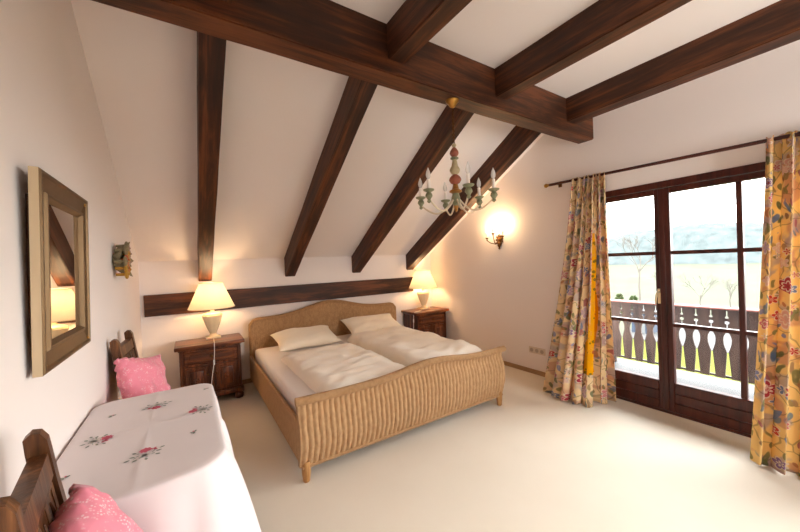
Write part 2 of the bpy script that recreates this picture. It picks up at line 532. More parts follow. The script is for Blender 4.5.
struct('floor', MB().box((L - 0.2, YR - 0.2, -0.12), (W + 0.02, D + 0.2, 0.0)), M['carpet'], 'cream wall to wall carpet covering the bedroom floor', 'floor', smooth=False)
struct('wall_left', MB().box((L - 0.2, YR - 0.2, 0), (L, D + 0.2, 3.2)), M['plaster'], 'white plastered wall on the left behind mirror and table', 'wall', smooth=False)
DY0, DY1, DZ = 0.13, 1.83, 2.078
wr = MB()
SY0, SY1, SZ0, SZ1 = -1.75, -0.12, 0.12, 2.15
wr.box((W, YR - 0.2, 0), (W + 0.22, SY0, 3.2)); wr.box((W, SY1, 0), (W + 0.22, DY0, 3.2)); wr.box((W, SY0, 0), (W + 0.22, SY1, SZ0)); wr.box((W, SY0, SZ1), (W + 0.22, SY1, 3.2)); wr.box((W, DY1, 0), (W + 0.22, D + 0.2, 3.2)); wr.box((W, DY0, DZ), (W + 0.22, DY1, 3.2))
struct('wall_right', wr, M['plaster'], 'white plastered gable wall with the balcony door', 'wall', smooth=False)
struct('wall_back', MB().box((L, D, 0), (W, D + 0.2, K + 0.1)), M['plaster'], 'low white knee wall behind the bed', 'wall', smooth=False)
WX0, WX1, WZ0, WZ1 = 1.9, 3.3, 0.8, 2.35
wf = MB()
wf.box((L, YR - 0.2, 0), (WX0, YR, 3.2)); wf.box((WX1, YR - 0.2, 0), (W, YR, 3.2))
wf.box((WX0, YR - 0.2, 0), (WX1, YR, WZ0)); wf.box((WX0, YR - 0.2, WZ1), (WX1, YR, 3.2))
struct('wall_front', wf, M['plaster'], 'white plastered wall with an added daylight window at the near end of the room', 'wall', smooth=False)
wn = thing('window_added_1', 'unseen dark framed window added for daylight in the near end wall', 'window', (0, 0, 0), kind=ST)  # out of view, added to let more daylight into the room
fw = MB()
for a, b in (((WX0, WZ0), (WX0 + .07, WZ1)), ((WX1 - .07, WZ0), (WX1, WZ1)), ((WX0, WZ0), (WX1, WZ0 + .07)), ((WX0, WZ1 - .07), (WX1, WZ1)), ((2.57, WZ0), (2.63, WZ1))):
    fw.box((a[0], YR - 0.12, a[1]), (b[0], YR - 0.05, b[1]), 0.004)
fw.build('added_window_frame', M['frame_wood'], wn)
MB().box((WX0, YR - 0.09, WZ0), (WX1, YR - 0.084, WZ1)).build('pane', M['glass'], wn, smooth=False)
wn2 = thing('window_added_2', 'unseen dark framed window added for daylight in the gable wall, nearer than the right curtain', 'window', (0, 0, 0), kind=ST)  # second added window, out of view, lights the left wall
fw = MB()
for a, b in (((SY0, SZ0), (SY0 + .07, SZ1)), ((SY1 - .07, SZ0), (SY1, SZ1)), ((SY0, SZ0), (SY1, SZ0 + .07)), ((SY0, SZ1 - .07), (SY1, SZ1)), ((-.98, SZ0), (-.92, SZ1))):
    fw.box((W + .02, a[0], a[1]), (W + .09, b[0], b[1]), 0.004)
fw.build('added_window_frame', M['frame_wood'], wn2)
MB().box((W + .05, SY0, SZ0), (W + .056, SY1, SZ1)).build('pane', M['glass'], wn2, smooth=False)
YS = D - (ZC - K) / TAN        # where the slope meets the flat ceiling
struct('ceiling', MB().box((L, YR, ZC), (W, YS + 0.05, ZC + 0.2)), M['ceil'], 'flat white ceiling between the tie beams', 'ceiling', smooth=False)
sl = MB()
sl.prism([(D + 0.15, K - 0.15 * TAN), (YS, ZC), (YS, ZC + 0.25), (D + 0.15, K - 0.15 * TAN + 0.25)], L, W, 'yz')
struct('ceiling_slope', sl, M['ceil'], 'sloping white plastered ceiling between the dark rafters', 'ceiling', smooth=False)


def beam(name, length, w, h, loc, rot, label, cat, cham=0.008):
    b = MB(); t = bmesh.new(); bmesh.ops.create_cube(t, size=1)
    for v in t.verts: v.co = Vector((v.co.x * length, v.co.y * w, v.co.z * h))
    bmesh.ops.subdivide_edges(t, edges=[e for e in t.edges if abs(e.verts[0].co.x - e.verts[1].co.x) > length * .5], cuts=24)
    for v in t.verts:    # hewn, not perfectly straight
        n_ = noise.noise_vector(Vector((v.co.x * 2.2 + loc[0] * 3, v.co.y * 9, v.co.z * 9 + loc[1])))
        v.co.y += n_.y * 0.004; v.co.z += n_.z * 0.004
    es = [e for e in t.edges if abs((e.verts[0].co - e.verts[1].co).normalized().x) > 0.9 and len(e.link_faces) == 2 and e.calc_face_angle(0) > 0.8]
    bmesh.ops.bevel(t, geom=es, offset=cham, segments=2, affect='EDGES')
    b.bm(t)
    o = b.build(name, M['beam_x'], loc=loc, rot=rot)
    return tag(o, label, cat, kind=ST)


beam('trim_1', W - L - 0.005, YB - YF, ZC - ZB + 0.10, ((W + L) / 2, (YF + YB) / 2, (ZC + ZB) / 2 + 0.05), (0, 0, 0),
     'heavy dark main beam running across the whole ceiling', 'beam')
ordl = ['leftmost, above the left lamp', 'second from the left, ending above the left side of the bed', 'third from the left, crossing behind the chandelier', 'rightmost, beside the right lamp and wall sconce']
RX = [(0.098, 0.233), (1.088, 1.218), (2.069, 2.204), (3.050, 3.186)]
for i, (x0, x1) in enumerate(RX):
    y0 = 1.87; y1 = D + 0.1
    t = 0.26 * math.cos(TH); ln = (y1 - y0) / math.cos(TH)
    ym = (y0 + y1) / 2; zm = K + (D - ym) * TAN
    nx = Vector((0, -math.sin(TH), -math.cos(TH)))
    c = Vector(((x0 + x1) / 2, ym, zm)) + nx * (t / 2 - 0.03)
    beam('trim_%d' % (2 + i), ln, x1 - x0, t + 0.06, c, (Matrix.Rotation(-TH, 3, 'X') @ Matrix.Rotation(PI / 2, 3, 'Z')).to_euler(),
         'dark sloping rafter, ' + ordl[i], 'rafter', 0.006)
ordc = ['leftmost, cut off by the top edge', 'second from the left, ending above the chandelier', 'third from the left, over the middle of the room', 'rightmost, above the balcony door']
CX = [(0.10, 0.235), (1.105, 1.236), (2.092, 2.228), (3.08, 3.24)]
for i, (x0, x1) in enumerate(CX):
    ln = YF - YR
    beam('trim_%d' % (6 + i), ln, x1 - x0, ZC - 2.728 + 0.06, ((x0 + x1) / 2, (YF + YR) / 2, (ZC + 2.728) / 2 + 0.03), (0, 0, PI / 2),
         'dark horizontal tie beam under flat ceiling, ' + ordc[i], 'beam')
beam('trim_10', 3.16 - (L + 0.035), 0.03, 1.196 - 0.957, ((3.16 + L + 0.035) / 2, D - 0.0145, (1.196 + 0.957) / 2), (0, 0, 0),
     'dark horizontal wooden board along the knee wall behind the lamps', 'wall board', 0.004)
struct('baseboard_right', MB().box((W - 0.014, DY1 + 0.005, 0), (W, D, 0.055), 0.003).box((W - 0.014, YR, 0), (W, DY0 - 0.02, 0.055), 0.003), M['base_tan'], 'low tan baseboard below the sconce wall', 'baseboard')
struct('baseboard_back', MB().box((L, D - 0.014, 0), (W - 0.016, D, 0.055), 0.003), M['base_tan'], 'low tan baseboard along the knee wall behind the bed', 'baseboard')
struct('baseboard_left', MB().box((L, YR, 0), (L + 0.014, D - 0.016, 0.055), 0.003), M['base_tan'], 'low tan baseboard along the wall behind table', 'baseboard')

# ------------------------------------------------------------------ balcony door
door = thing('door_1', 'dark wooden double balcony door with glazing bars', 'door', (W, 1.205, 0), kind=ST)
hl_, hr_ = DY1 - 1.205, DY0 - 1.205
dj = MB()
X0, X1 = -0.012, 0.085
dj.box((X0, hr_, 0), (X1, hr_ + 0.07, DZ), 0.005); dj.box((X0, hl_ - 0.065, 0), (X1, hl_, DZ), 0.005)
dj.box((X0, hr_ + .06, DZ - 0.06), (X1, hl_ - .06, DZ), 0.005); dj.box((X0 + .01, hr_ + .06, 0), (X1, hl_ - .06, 0.022), 0.003)
dj.build('door_frame', M['frame_wood'], door)
ZG0, ZG1 = 0.285, 1.968
for sgn in (1, -1):
    o = 0.0025
    st, mull, pane = 0.055, 0.035, 0.415

    inner = pane if sgn == 1 else 2 * pane + mull

    def Y(a): return sgn * (a + o)
    lf = MB(); xa, xb = 0.0, 0.062
    lf.box((xa, Y(0), 0.026), (xb, Y(st), 2.014), 0.006)
    lf.box((xa, Y(st + inner), 0.026), (xb, Y(2 * st + inner), 2.014), 0.006)
    lf.box((xa, Y(st), ZG1), (xb, Y(st + inner), 2.014), 0.004)
    lf.box((xa, Y(st), 0.026), (xb, Y(st + inner), 0.105), 0.004)
    lf.box((xa + .008, Y(st), 0.108), (xb - .008, Y(st + inner), 0.19), 0.004)
    lf.box((xa, Y(st), 0.193), (xb, Y(st + inner), ZG0), 0.006)
    if sgn == 1: lf.box((-0.012, -0.022, 0.03), (0.0, 0.022, 2.012), 0.004)    # closing strip
    leaf = lf.build('door_leaf', M['frame_wood'], door)
    mu = MB()
    if sgn == -1: mu.box((xa + .008, Y(st + pane), ZG0), (xb - .008, Y(st + pane + mull), ZG1), 0.004)
    for z in (0.80, 1.44):
        mu.box((xa + .010, Y(st), z - 0.016), (xb - .010, Y(st + inner), z + 0.016), 0.003)
    mu.build('glazing_bars', M['frame_wood'], leaf)
    MB().box((0.028, Y(st - .005), ZG0 - .005), (0.034, Y(st + inner + .005), ZG1 + .005)).build('pane', M['glass'], leaf, smooth=False)
    if sgn == 1:
        h_ = MB()
        h_.box((-0.008, Y(0.014), 0.985), (0.001, Y(0.042), 1.12), 0.003)
        h_.tube([(0, Y(.028), 1.09), (-0.045, Y(.028), 1.09), (-0.052, Y(.030), 1.085), (-0.055, Y(.036), 1.04), (-0.052, Y(.042), 0.985)], [.009, .009, .009, .008, .007], 10)
        ho = h_.build('handle', M['handle'], leaf); ho['label'] = 'pale brass lever handle'

# ------------------------------------------------------------------ balcony and what lies beyond
struct('balcony_floor', MB().box((W + 0.22, -3.0, -0.25), (5.1, 6.0, -0.03)), M['concrete'], 'pale tiled balcony floor outside the glass door', 'balcony floor', smooth=False)
rail = thing('balcony_railing', 'dark brown balcony railing of boards with vase shaped cutouts', 'railing', (4.85, 1.47, 0))
RZ0, RZ1 = 0.055, 0.805
cut = [(0.055, .024), (.085, .026), (.20, .017), (.30, .010), (.345, .009), (.385, .020), (.43, .031), (.475, .034), (.51, .030), (.545, .016), (.56, .008), (.572, .018), (.585, .018), (.597, .007), (.645, .006), (.65, .019), (.672, .019), (.678, .0008), (.708, .0008), (.71, .015), (.722, .014), (.735, .006), (.785, .006), (.79, .0008), (.805, .0008)]
SP = 0.1285
for k in range(-18, 19):
    c0 = (k + 0.5) * SP
    poly = [(c0 - SP / 2 + w_, z) for z, w_ in cut] + [(c0 + SP / 2 - w_, z) for z, w_ in reversed(cut)]
    MB().prism(poly, -0.011, 0.011, 'yz').build('board', M['rail_wood'], rail, smooth=False)
MB().box((-0.05, -18 * SP, RZ1), (0.05, 19 * SP, RZ1 + 0.02), 0.004).build('handrail', M['railcap'], rail)
MB().box((0.012, -18 * SP, RZ0 + .0), (0.04, 19 * SP, RZ0 + 0.022), 0.003).build('bottom_rail', M['rail_wood'], rail)
for k in (-17.5, -6, 6, 18.5):
    MB().box((0.015, k * SP - .03, -0.03), (0.07, k * SP + .03, RZ1), 0.004).build('post', M['rail_wood'], rail)

GZ = -4.2
gm = MB()
gm.grid(lambda u, v: (6 + 400 * u ** 2, -120 + 420 * v, GZ - 5.5 * u + 0.5 * noise.noise(Vector((u * 14, v * 20, 0)))), 60, 40)
struct('ground', gm, M['meadow'], 'pale winter meadow stretching away below the balcony', 'meadow')
ym = MB(); ym.grid(lambda u, v: (27 + 13 * u, 2 + 9.5 * v + 1.2 * math.sin(u * 5), GZ - 0.55), 12, 8)
struct('ground_yard', ym, M['snow'], 'bright gravel yard beyond the balcony railing', 'yard')
M['lawn'] = mat_plain('yellow_green_lawn', '4A4E1C', .95, var=.2, scale=.6, spec=0.03)
lw = MB(); lw.grid(lambda u, v: (7 + 19 * u, -8 + 26 * v, GZ - .1 - .25 * u), 8, 8)
struct('ground_lawn', lw, M['lawn'], 'yellow green lawn right below the balcony', 'lawn')
hl = MB()
ridge = [(-60, 14), (20, 17), (65, 21.9), (77, 24.1), (84, 25), (111, 26.5), (125, 26.3), (143, 24.2), (159, 24.8), (180, 19.1), (240, 15), (330, 10)]


def rz(y):
    for (a, za), (b, zb_) in zip(ridge, ridge[1:]):
        if a <= y <= b: return za + (zb_ - za) * (y - a) / (b - a)
    return 12


hl.grid(lambda u, v: (340 + 120 * v, (-60 + 390 * u) * (340 + 120 * v) / 400, -11 + (rz(-60 + 390 * u) + 11) * min(1, math.sin(min(v, .5) * PI)) + 1.2 * noise.noise(Vector((u * 90, v * 22, 1)))), 160, 24)
struct('hills', hl, M['hill'], 'long wooded hill on the horizon', 'hill')


def tree(name, base, h, r, label, seed):
    rr = random.Random(seed)
    t = thing(name, label, 'tree', base)
    trunk = MB(); twigs = MB()

    def grow(mb, p, d, ln, rad, dep):
        q = p + d * ln
        mid = p + d * ln * .5 + Vector((rr.uniform(-1, 1), rr.uniform(-1, 1), 0)) * ln * .06
        mb.tube([p, mid, q], [rad, rad * .82, rad * .66], 5)
        if dep == 0: return
        for _ in range(3 if dep > 1 else 4):
            nd = (d + Vector((rr.uniform(-1, 1), rr.uniform(-1, 1), rr.uniform(-.25, .7))) * .75).normalized()
            grow(twigs, p + d * ln * rr.uniform(.55, 1), nd, ln * rr.uniform(.55, .8), rad * .55, dep - 1)
    grow(trunk, Vector((0, 0, 0)), Vector((0, 0, 1)), h * .24, r, 0)
    grow(twigs, Vector((0, 0, h * .22)), Vector((.05, 0, 1)).normalized(), h * .32, r * .66, 5)
    trunk.build('trunk', M['bark'], t); twigs.build('branches', M['bark'], t, smooth=False)
    return t


tree('bare_tree', (40, 15.6, GZ - 1.7), 10.5, 0.16, 'tall bare tree seen through the left door leaf', 3)
tree('bare_tree', (46, 12.3, GZ - 1.9), 5.2, 0.09, 'small bare tree just right of the door handle', 5)
tree('bare_tree', (52, 11.3, GZ - 2.0), 4.6, 0.10, 'small bare tree in the middle of the right door leaf', 8)
tree('bare_tree', (60, 20.5, GZ - 2.2), 6.0, 0.10, 'pale bare tree far out on the meadow', 13)


def bush(base, r, h, label, seed):
    b = MB(); rr = random.Random(seed)
    for _ in range(420):
        a = rr.uniform(0, 2 * PI); z = rr.uniform(0, 1); q = r * math.sqrt(rr.uniform(.3, 1)) * math.sin(PI * (0.15 + .8 * z)) ** .7
        p = Vector((q * math.cos(a), q * math.sin(a), z * h))
        d1 = Vector((rr.uniform(-1, 1), rr.uniform(-1, 1), rr.uniform(-1, 1))).normalized() * .16; d2 = d1.orthogonal().normalized() * .09
        b.add([p - d1, p + d2, p + d1, p - d2], [(0, 1, 2, 3)])
    b.tube([(0, 0, 0), (0, 0, h * .5)], .06, 6)
    return tag(b.build('bush', M['bush'], loc=base, smooth=False), label, 'bush')


bush((41, 18.0, GZ - 1.55), 0.6, 2.6, 'dark green bush nearest the left curtain', 1)
bush((41, 16.6, GZ - 1.55), 0.6, 2.5, 'round yellow green bush left of the bare tree', 2)
sh = thing('garden_shed', 'small blue and white shed low behind the left door leaf', 'shed', (30, 11.4, GZ - 1.3))
MB().box((-.8, -.62, 0), (.8, .62, 2.35)).build('wall', M['shed'], sh, smooth=False)
MB().box((-.83, -.3, .1), (-.79, .3, 1.9)).build('door_panel', M['shedw'], sh, smooth=False)
MB().prism([(-.8, 2.3), (.8, 2.3), (0, 2.75)], -1.0, 1.0, 'yz').build('roof', M['shedw'], sh, smooth=False)
nh = thing('neighbour_house', 'house with pink tiled roof just below the balcony railing', 'house', (15.5, -.35, GZ - .45))
MB().box((-2, -2.6, 0), (2, 2.6, 3.1)).build('wall', M['house'], nh, smooth=False)
MB().prism([(-2.5, 3.0), (0, 4.35), (2.5, 3.0), (2.5, 2.85), (-2.5, 2.85)], -2.9, 2.9, 'xz').build('roof', M['tiles'], nh, smooth=False)

# ------------------------------------------------------------------ curtain rod and curtains
rod = thing('curtain_rod', 'dark wooden curtain rod with brass finial above the balcony door', 'curtain rod', (W - 0.1, 1.205, 2.225))
MB().tube([(0, 1.0, 0.03), (0, 0, 0.0), (0, -1.03, -0.03)], 0.014, 12).build('pole', M['frame_wood_y'], rod)
for s_ in (1, -1):
    c = (0, s_ * 1.0, 0.03 * s_)
    MB().lathe([(.004, 0), (.014, .002), (.014, .012), (.009, .016), (.02, .03), (.024, .043), (.018, .058), (.004, .068)], c, 14, Matrix.Rotation(-s_ * PI / 2, 3, 'X')).build('finial', M['brass'], rod)
    MB().tube([(0.1, s_ * .93, .028 * s_), (0.02, s_ * .93, .028 * s_), (0, s_ * .93, .028 * s_)], .008, 8).box((0.088, s_ * .93 - .02, .028 * s_ - .03), (0.0998, s_ * .93 + .02, .028 * s_ + .03), .003).build('bracket', M['bronze'], rod)


def curtain(name, mat, label, top, bot, nf, width, ztop, zbot, seed, amp0=.028, amp1=.05):
    """top/bot: polylines in (x, y) the cloth follows at rod and at floor"""
    rr = random.Random(seed)
    ph = [rr.uniform(0, 2 * PI) for _ in range(6)]

    def along(pl, s):
        n_ = len(pl) - 1; q = min(s * n_, n_ - 1e-6); i = int(q); f_ = q - i
        f_ = f_ * f_ * (3 - 2 * f_) * .5 + f_ * .5
        a, b = Vector(pl[i]), Vector(pl[i + 1])
        return a + (b - a) * f_, (b - a).normalized()
    nu, nv = 150, 44

    def fn(u, v):
        t = v                                   # 0 top, 1 floor
        pt, dt = along(top, u); pb, db = along(bot, u)
        k = t ** 1.25
        p = pt * (1 - k) + pb * k; d = (dt * (1 - k) + db * k).normalized()
        nrm = Vector((-d.y, d.x))
        a = amp0 + (amp1 - amp0) * t
        drift = .5 * math.sin(t * 2.2 + ph[0])
        w_ = math.sin(2 * PI * nf * u + ph[1] + drift) + .35 * math.sin(2 * PI * nf * 1.9 * u + ph[2] - drift) + .25 * math.sin(2 * PI * nf * .53 * u + ph[3])
        w2 = math.sin(2 * PI * nf * 2.6 * u + ph[4])
        head = max(0, 1 - t / .05)
        off = a * (w_ * (1 - .6 * head) + .5 * w2 * max(0, 1 - t / .3))
        off = max(-.085, min(.095, off))
        p = p + nrm * off + d * a * .35 * math.sin(4 * PI * nf * u + ph[5])
        z = ztop(u) + (zbot - ztop(u)) * t + .012 * head * math.sin(2 * PI * nf * 2.6 * u)
        return (min(p.x, W - 0.018 if t < .95 else W - .03), p.y, z + (.012 * math.sin(nf * 5 * u) * (t > .97)))
    b = MB(); b.grid(fn, nu, nv)
    o = b.build(name, mat, angle=180)
    uvl = o.data.uv_layers.new(name='UVMap')
    for lp in o.data.loops:
        i = lp.vertex_index % (nu + 1); j = lp.vertex_index // (nu + 1)
        uvl.data[lp.index].uv = (i / nu * width, (1 - j / nv) * 2.2)
    so = o.modifiers.new('cloth', 'SOLIDIFY'); so.thickness = .004; so.offset = 0
    return tag(o, label, 'curtain', 'floral curtains at the balcony door')


curtain('curtain', M['curtain_l'], 'cream floral curtain with a yellow strip, left of the door beside wall sockets',
        [(W - .1, 1.945), (W - .1, 1.78), (W - .1, 1.62)], [(3.25, 2.19), (3.10, 1.93), (3.13, 1.74), (3.42, 1.60)], 6.5, 1.5,
        lambda u: 2.262 - .012 * u, 0.012, 4)
curtain('curtain', M['curtain_r'], 'yellow floral curtain with red flowers, at the right edge of photo',
        [(W - .1, .545), (W - .1, .32), (W - .1, .08)], [(3.15, .60), (3.18, .35), (3.24, .02)], 5.5, 1.35,
        lambda u: 2.225 - .012 * u, 0.012, 9)

# ------------------------------------------------------------------ wall sconce and socket
sc = thing('wall_sconce', 'lit bronze wall sconce with three candle lights on the right wall', 'wall lamp', (W, 3.016, 1.70))
pl = MB()
pl.lathe([(.002, 0), (.045, .0), (.05, .006), (.04, .016), (.02, .026), (.012, .034)], (0, 0, 0), 20, Matrix.Rotation(-PI / 2, 3, 'Y'))
for k in range(9):
    a = 2 * PI * k / 9
    pl.tube([(-.008, .03 * math.cos(a), .035 * math.sin(a)), (-.014, .055 * math.cos(a), .062 * math.sin(a)), (-.008, .066 * math.cos(a + .25), .078 * math.sin(a + .25))], [.014, .012, .003], 6)
pl.lathe([(.003, -.13), (.014, -.115), (.01, -.1), (.02, -.085), (.024, -.07), (.012, -.05)], (-.02, 0, 0), 12)
pl.build('wall_plate', M['bronze'], sc)
for k, (dy, dx, dz) in enumerate(((.14, -.10, .035), (0, -.135, .085), (-.13, -.10, .04))):
    ar = MB().tube([(-.02, 0, -.02), (-.05, dy * .25, -.055), (dx * .8, dy * .65, -.04), (dx, dy, dz - .035)], [.008, .007, .006, .006], 8)
    ar.lathe([(.003, -.04), (.01, -.03), (.006, -.02), (.02, -.004), (.024, .003), (.012, .006)], (dx, dy, dz), 14)
    arm = ar.build('arm', M['bronze'], sc)
    MB().lathe([(.0105, .004), (.0105, .065)], (dx, dy, dz), 12).build('candle', M['candle'], arm)
    MB().lathe([(.005, .066), (.014, .078), (.0165, .092), (.013, .11), (.005, .128), (.001, .138)], (dx, dy, dz), 12).build('bulb', M['bulb_on'], arm)
    ld = bpy.data.lights.new('sconce_light', 'POINT'); ld.energy = 0.9; ld.color = (1, .66, .33); ld.shadow_soft_size = .02
    lo = bpy.data.objects.new('sconce_light', ld); COL.objects.link(lo); lo.location = (W + dx, 3.016 + dy, 1.70 + dz + .16)
so_ = thing('wall_socket', 'ivory triple wall socket low on the right wall beside the curtain', 'wall socket', (W, 2.505, 0.297))
MB().box((-.010, -.112, -.04), (-.0005, .112, .04), .003).build('cover_plate', M['socket'], so_)
for k in (-1, 0, 1):
    MB().lathe([(.024, 0), (.024, .0035), (.019, .004), (.018, .0012)], (-.0098, k * .071, 0), 18, Matrix.Rotation(-PI / 2, 3, 'Y')).build('socket_insert', M['socket_dark'], so_)

# ------------------------------------------------------------------ chandelier
ch = thing('chandelier', 'turned wooden chandelier with six unlit candle arms hanging from the main beam', 'chandelier', (1.703, 1.84, ZB))
MB().lathe([(.05, -.001), (.048, -.012), (.03, -.03), (.022, -.045), (.008, -.055)], n=20).build('canopy', M['brass'], ch)
chn = MB()
for k in range(11):
    z0 = -.05 - k * .0255
    R_ = Matrix.Rotation(PI / 2 * (k % 2), 3, 'Z')
    chn.tube([R_ @ Vector((.008 * math.cos(a), 0, z0 - .015 + .017 * math.sin(a))) for a in [2 * PI * q / 12 for q in range(13)]], .003, 5)
chn.build('chain', M['bronze'], ch)
cols = [('cream_ball', M['pale'], [(.004, -.318), (.014, -.325), (.018, -.338), (.012, -.352), (.010, -.362)]),
        ('rose_turning', M['rose'], [(.012, -.360), (.022, -.375), (.03, -.392), (.034, -.41), (.028, -.43), (.014, -.445)]),
        ('green_collar', M['cup'], [(.014, -.445), (.03, -.452), (.031, -.462), (.016, -.472)]),
        ('cream_baluster', M['pale'], [(.016, -.472), (.020, -.50), (.024, -.53), (.036, -.555), (.039, -.572), (.03, -.596), (.016, -.61)]),
        ('rose_ball', M['rose'], [(.016, -.61), (.034, -.628), (.044, -.65), (.046, -.662), (.034, -.688), (.018, -.70)]),
        ('gilt_collar', M['gild'], [(.018, -.70), (.022, -.72), (.026, -.745), (.046, -.76), (.047, -.772), (.024, -.785)]),
        ('arm_hub', M['cup'], [(.024, -.785), (.026, -.80), (.032, -.82), (.034, -.845), (.028, -.865), (.03, -.88), (.016, -.90)]),
        ('drop_finial', M['gild'], [(.016, -.90), (.02, -.91), (.012, -.925), (.014, -.94), (.004, -.96)])]
for nm, mt, pf in cols:
    MB().lathe([(r, -.318 + (z + .318) * .8) for r, z in pf], n=22).build(nm, mt, ch)
RA = .275
# angle measured from the direction towards the camera
to_cam = math.atan2(-1.84, -1.703)
for k in range(6):
    a = to_cam + math.radians(18 + 60 * k)
    dx, dy = math.cos(a), math.sin(a)
    pts = []
    for t in [q / 14 for q in range(15)]:
        r_ = .025 + (RA - .025) * t
        z_ = -.735 - .02 * t - .085 * math.sin(PI * t ** .9)
        pts.append((r_ * dx, r_ * dy, z_))
    zc_ = pts[-1][2]
    am = MB().tube(pts, .0065, 8).build('arm', M['armw'], ch)
    MB().lathe([(.004, -.03), (.016, -.02), (.01, -.008), (.016, .004), (.026, .018), (.022, .034), (.014, .044), (.036, .056), (.04, .064), (.034, .067), (.012, .064)], (RA * dx, RA * dy, zc_), 18).build('drip_cup', M['cup'], am)
    MB().lathe([(.0115, .064), (.0115, .135)], (RA * dx, RA * dy, zc_), 12).build('candle', M['candle'], am)
    MB().lathe([(.006, .136), (.015, .15), (.0175, .166), (.014, .186), (.006, .206), (.001, .218)], (RA * dx, RA * dy, zc_), 12).build('bulb', M['bulb_off'], am)

# ------------------------------------------------------------------ bed
bed = thing('wicker_bed', 'wide honey wicker sleigh bed with curved headboard and footboard', 'bed', (1.58, 0, 0))
BX0, BX1 = 0.585 - 1.58, 2.565 - 1.58


def foot_z(x):
    q = x - .13; return .552 + .058 * math.exp(-(q / .36) ** 2) - .01 * math.exp(-((x) / .9) ** 8) + .01


def ribs(x, z, n_, wav):
    ph = (x - BX0) / (BX1 - BX0) * n_ + wav * math.sin(2 * PI * z / .26 + x * 1.5)
    return abs(math.sin(PI * ph)) ** .85


FY = 2.215


def fb_front(u, v):
    x = BX0 + (BX1 - BX0) * u
    zt = foot_z(x) - .02; z = .10 + (zt - .10) * v
    y = FY + .012 - .05 * math.sin(PI * min(1, v * 1.02)) ** 1.0 - .014 * ribs(x, z, 50, .07)
    if v > .86: y -= .03 * ((v - .86) / .14) ** 2
    return (x, y, z)


fb = MB()
fb.grid(fb_front, 54 * 6, 36)
fb.grid(lambda u, v: (BX1 + (BX0 - BX1) * u, FY + .045, .10 + (foot_z(BX1 + (BX0 - BX1) * u) - .12) * v), 60, 4)
for xe in (BX0, BX1):
    pf = [fb_front(0 if xe < 0 else 1, k / 36) for k in range(37)]
    poly = [(p[1], p[2]) for p in pf] + [(FY + .045, foot_z(xe) - .02), (FY + .045, .10)]
    fb.prism(poly, xe - .012, xe + .012, 'yz')
fb.prism([(FY, .10), (FY + .045, .10), (FY + .045, .115), (FY, .115)], BX0, BX1, 'yz')
fbo = fb.build('footboard', M['wicker'], bed, angle=60)
rim = MB()
n_ = 60
rim.tube([(BX0 - .03 + (BX1 - BX0 + .06) * k / n_, FY - .022, foot_z(BX0 + (BX1 - BX0) * k / n_) - .004) for k in range(n_ + 1)], .027, 12)
rim.tube([(BX0 - .02 + (BX1 - BX0 + .04) * k / n_, FY + .022, foot_z(BX0 + (BX1 - BX0) * k / n_) - .01) for k in range(n_ + 1)], .02, 10)
rim.tube([(BX0 + .0 + (BX1 - BX0) * k / n_, FY - .004, .104) for k in range(n_ + 1)], .011, 8)
rim.build('braided_rim', M['wicker_dk'], fbo)


def head_z(x):
    e = max(HX0 + .07 - x, x - HX1 + .07, 0) / .07
    return .80 + .135 * math.exp(-((x - .07) / .42) ** 2) - .05 * min(1, e) ** 2.5


HX0, HX1 = 0.625 - 1.58, 2.70 - 1.58


def hb_front(u, v):
    x = HX0 + (HX1 - HX0) * u; z = .1 + (head_z(x) - .1) * v
    return (x, 4.37 - .006 * ribs(x, z, 90, .12) + .03 * v, z)


hb = MB(); hb.grid(hb_front, 90 * 4, 30)
hb.grid(lambda u, v: (HX1 + (HX0 - HX1) * u, 4.455, .1 + (head_z(HX1 + (HX0 - HX1) * u) - .1) * v), 60, 4)
for xe in (HX0, HX1): hb.prism([(4.36, .1), (4.39, .7), (4.455, .7), (4.455, .1)], xe - .012, xe + .012, 'yz')
hbo = hb.build('headboard', M['wicker'], bed, angle=60)
rm = MB(); pth = [(HX0, 4.425, .3), (HX0 - .0, 4.425, .62)]
pth += [(HX0 + (HX1 - HX0) * k / n_, 4.425, head_z(HX0 + (HX1 - HX0) * k / n_) - .004) for k in range(n_ + 1)]
pth += [(HX1, 4.425, .62), (HX1, 4.425, .3)]
rm.tube(pth, .033, 10); rm.build('braided_rim', M['wicker_dk'], hbo)
for xe in (BX0, BX1 - .028):
    MB().box((xe, FY + .03, .10), (xe + .028, 4.38, .385), .008).build('side_rail', M['wicker'], bed)
for x_, y_ in ((BX0 + .03, FY + .01), (BX1 - .03, FY + .01), (HX0 + .05, 4.42), (HX1 - .05, 4.42)):
    MB().lathe([(.02, 0), (.023, .004), (.026, .03), (.03, .07), (.03, .14)], (x_, y_, 0), 14).build('leg', M['rattan'], bed)
MB().box((BX0 + .05, FY + .05, .22), (BX1 - .05, 4.355, .30)).build('slatted_base', M['rattan'], bed)

mt = MB()
MX0, MX1, MY0, MY1 = 0.64, 2.505, FY + .052, 4.355
for a, b in ((MX0, 1.583), (1.587, MX1)):
    mt = MB().box((a, MY0, .302), (b, MY1, .462), .045, seg=4)
    # drawn-sheet creases
    o = mt.build('mattress', M['sheet'], angle=60)
    tag(o, 'white sheeted mattress in the %s half of the wicker bed' % ('left' if a < 1 else 'right'), 'mattress', 'mattresses in the wicker bed')


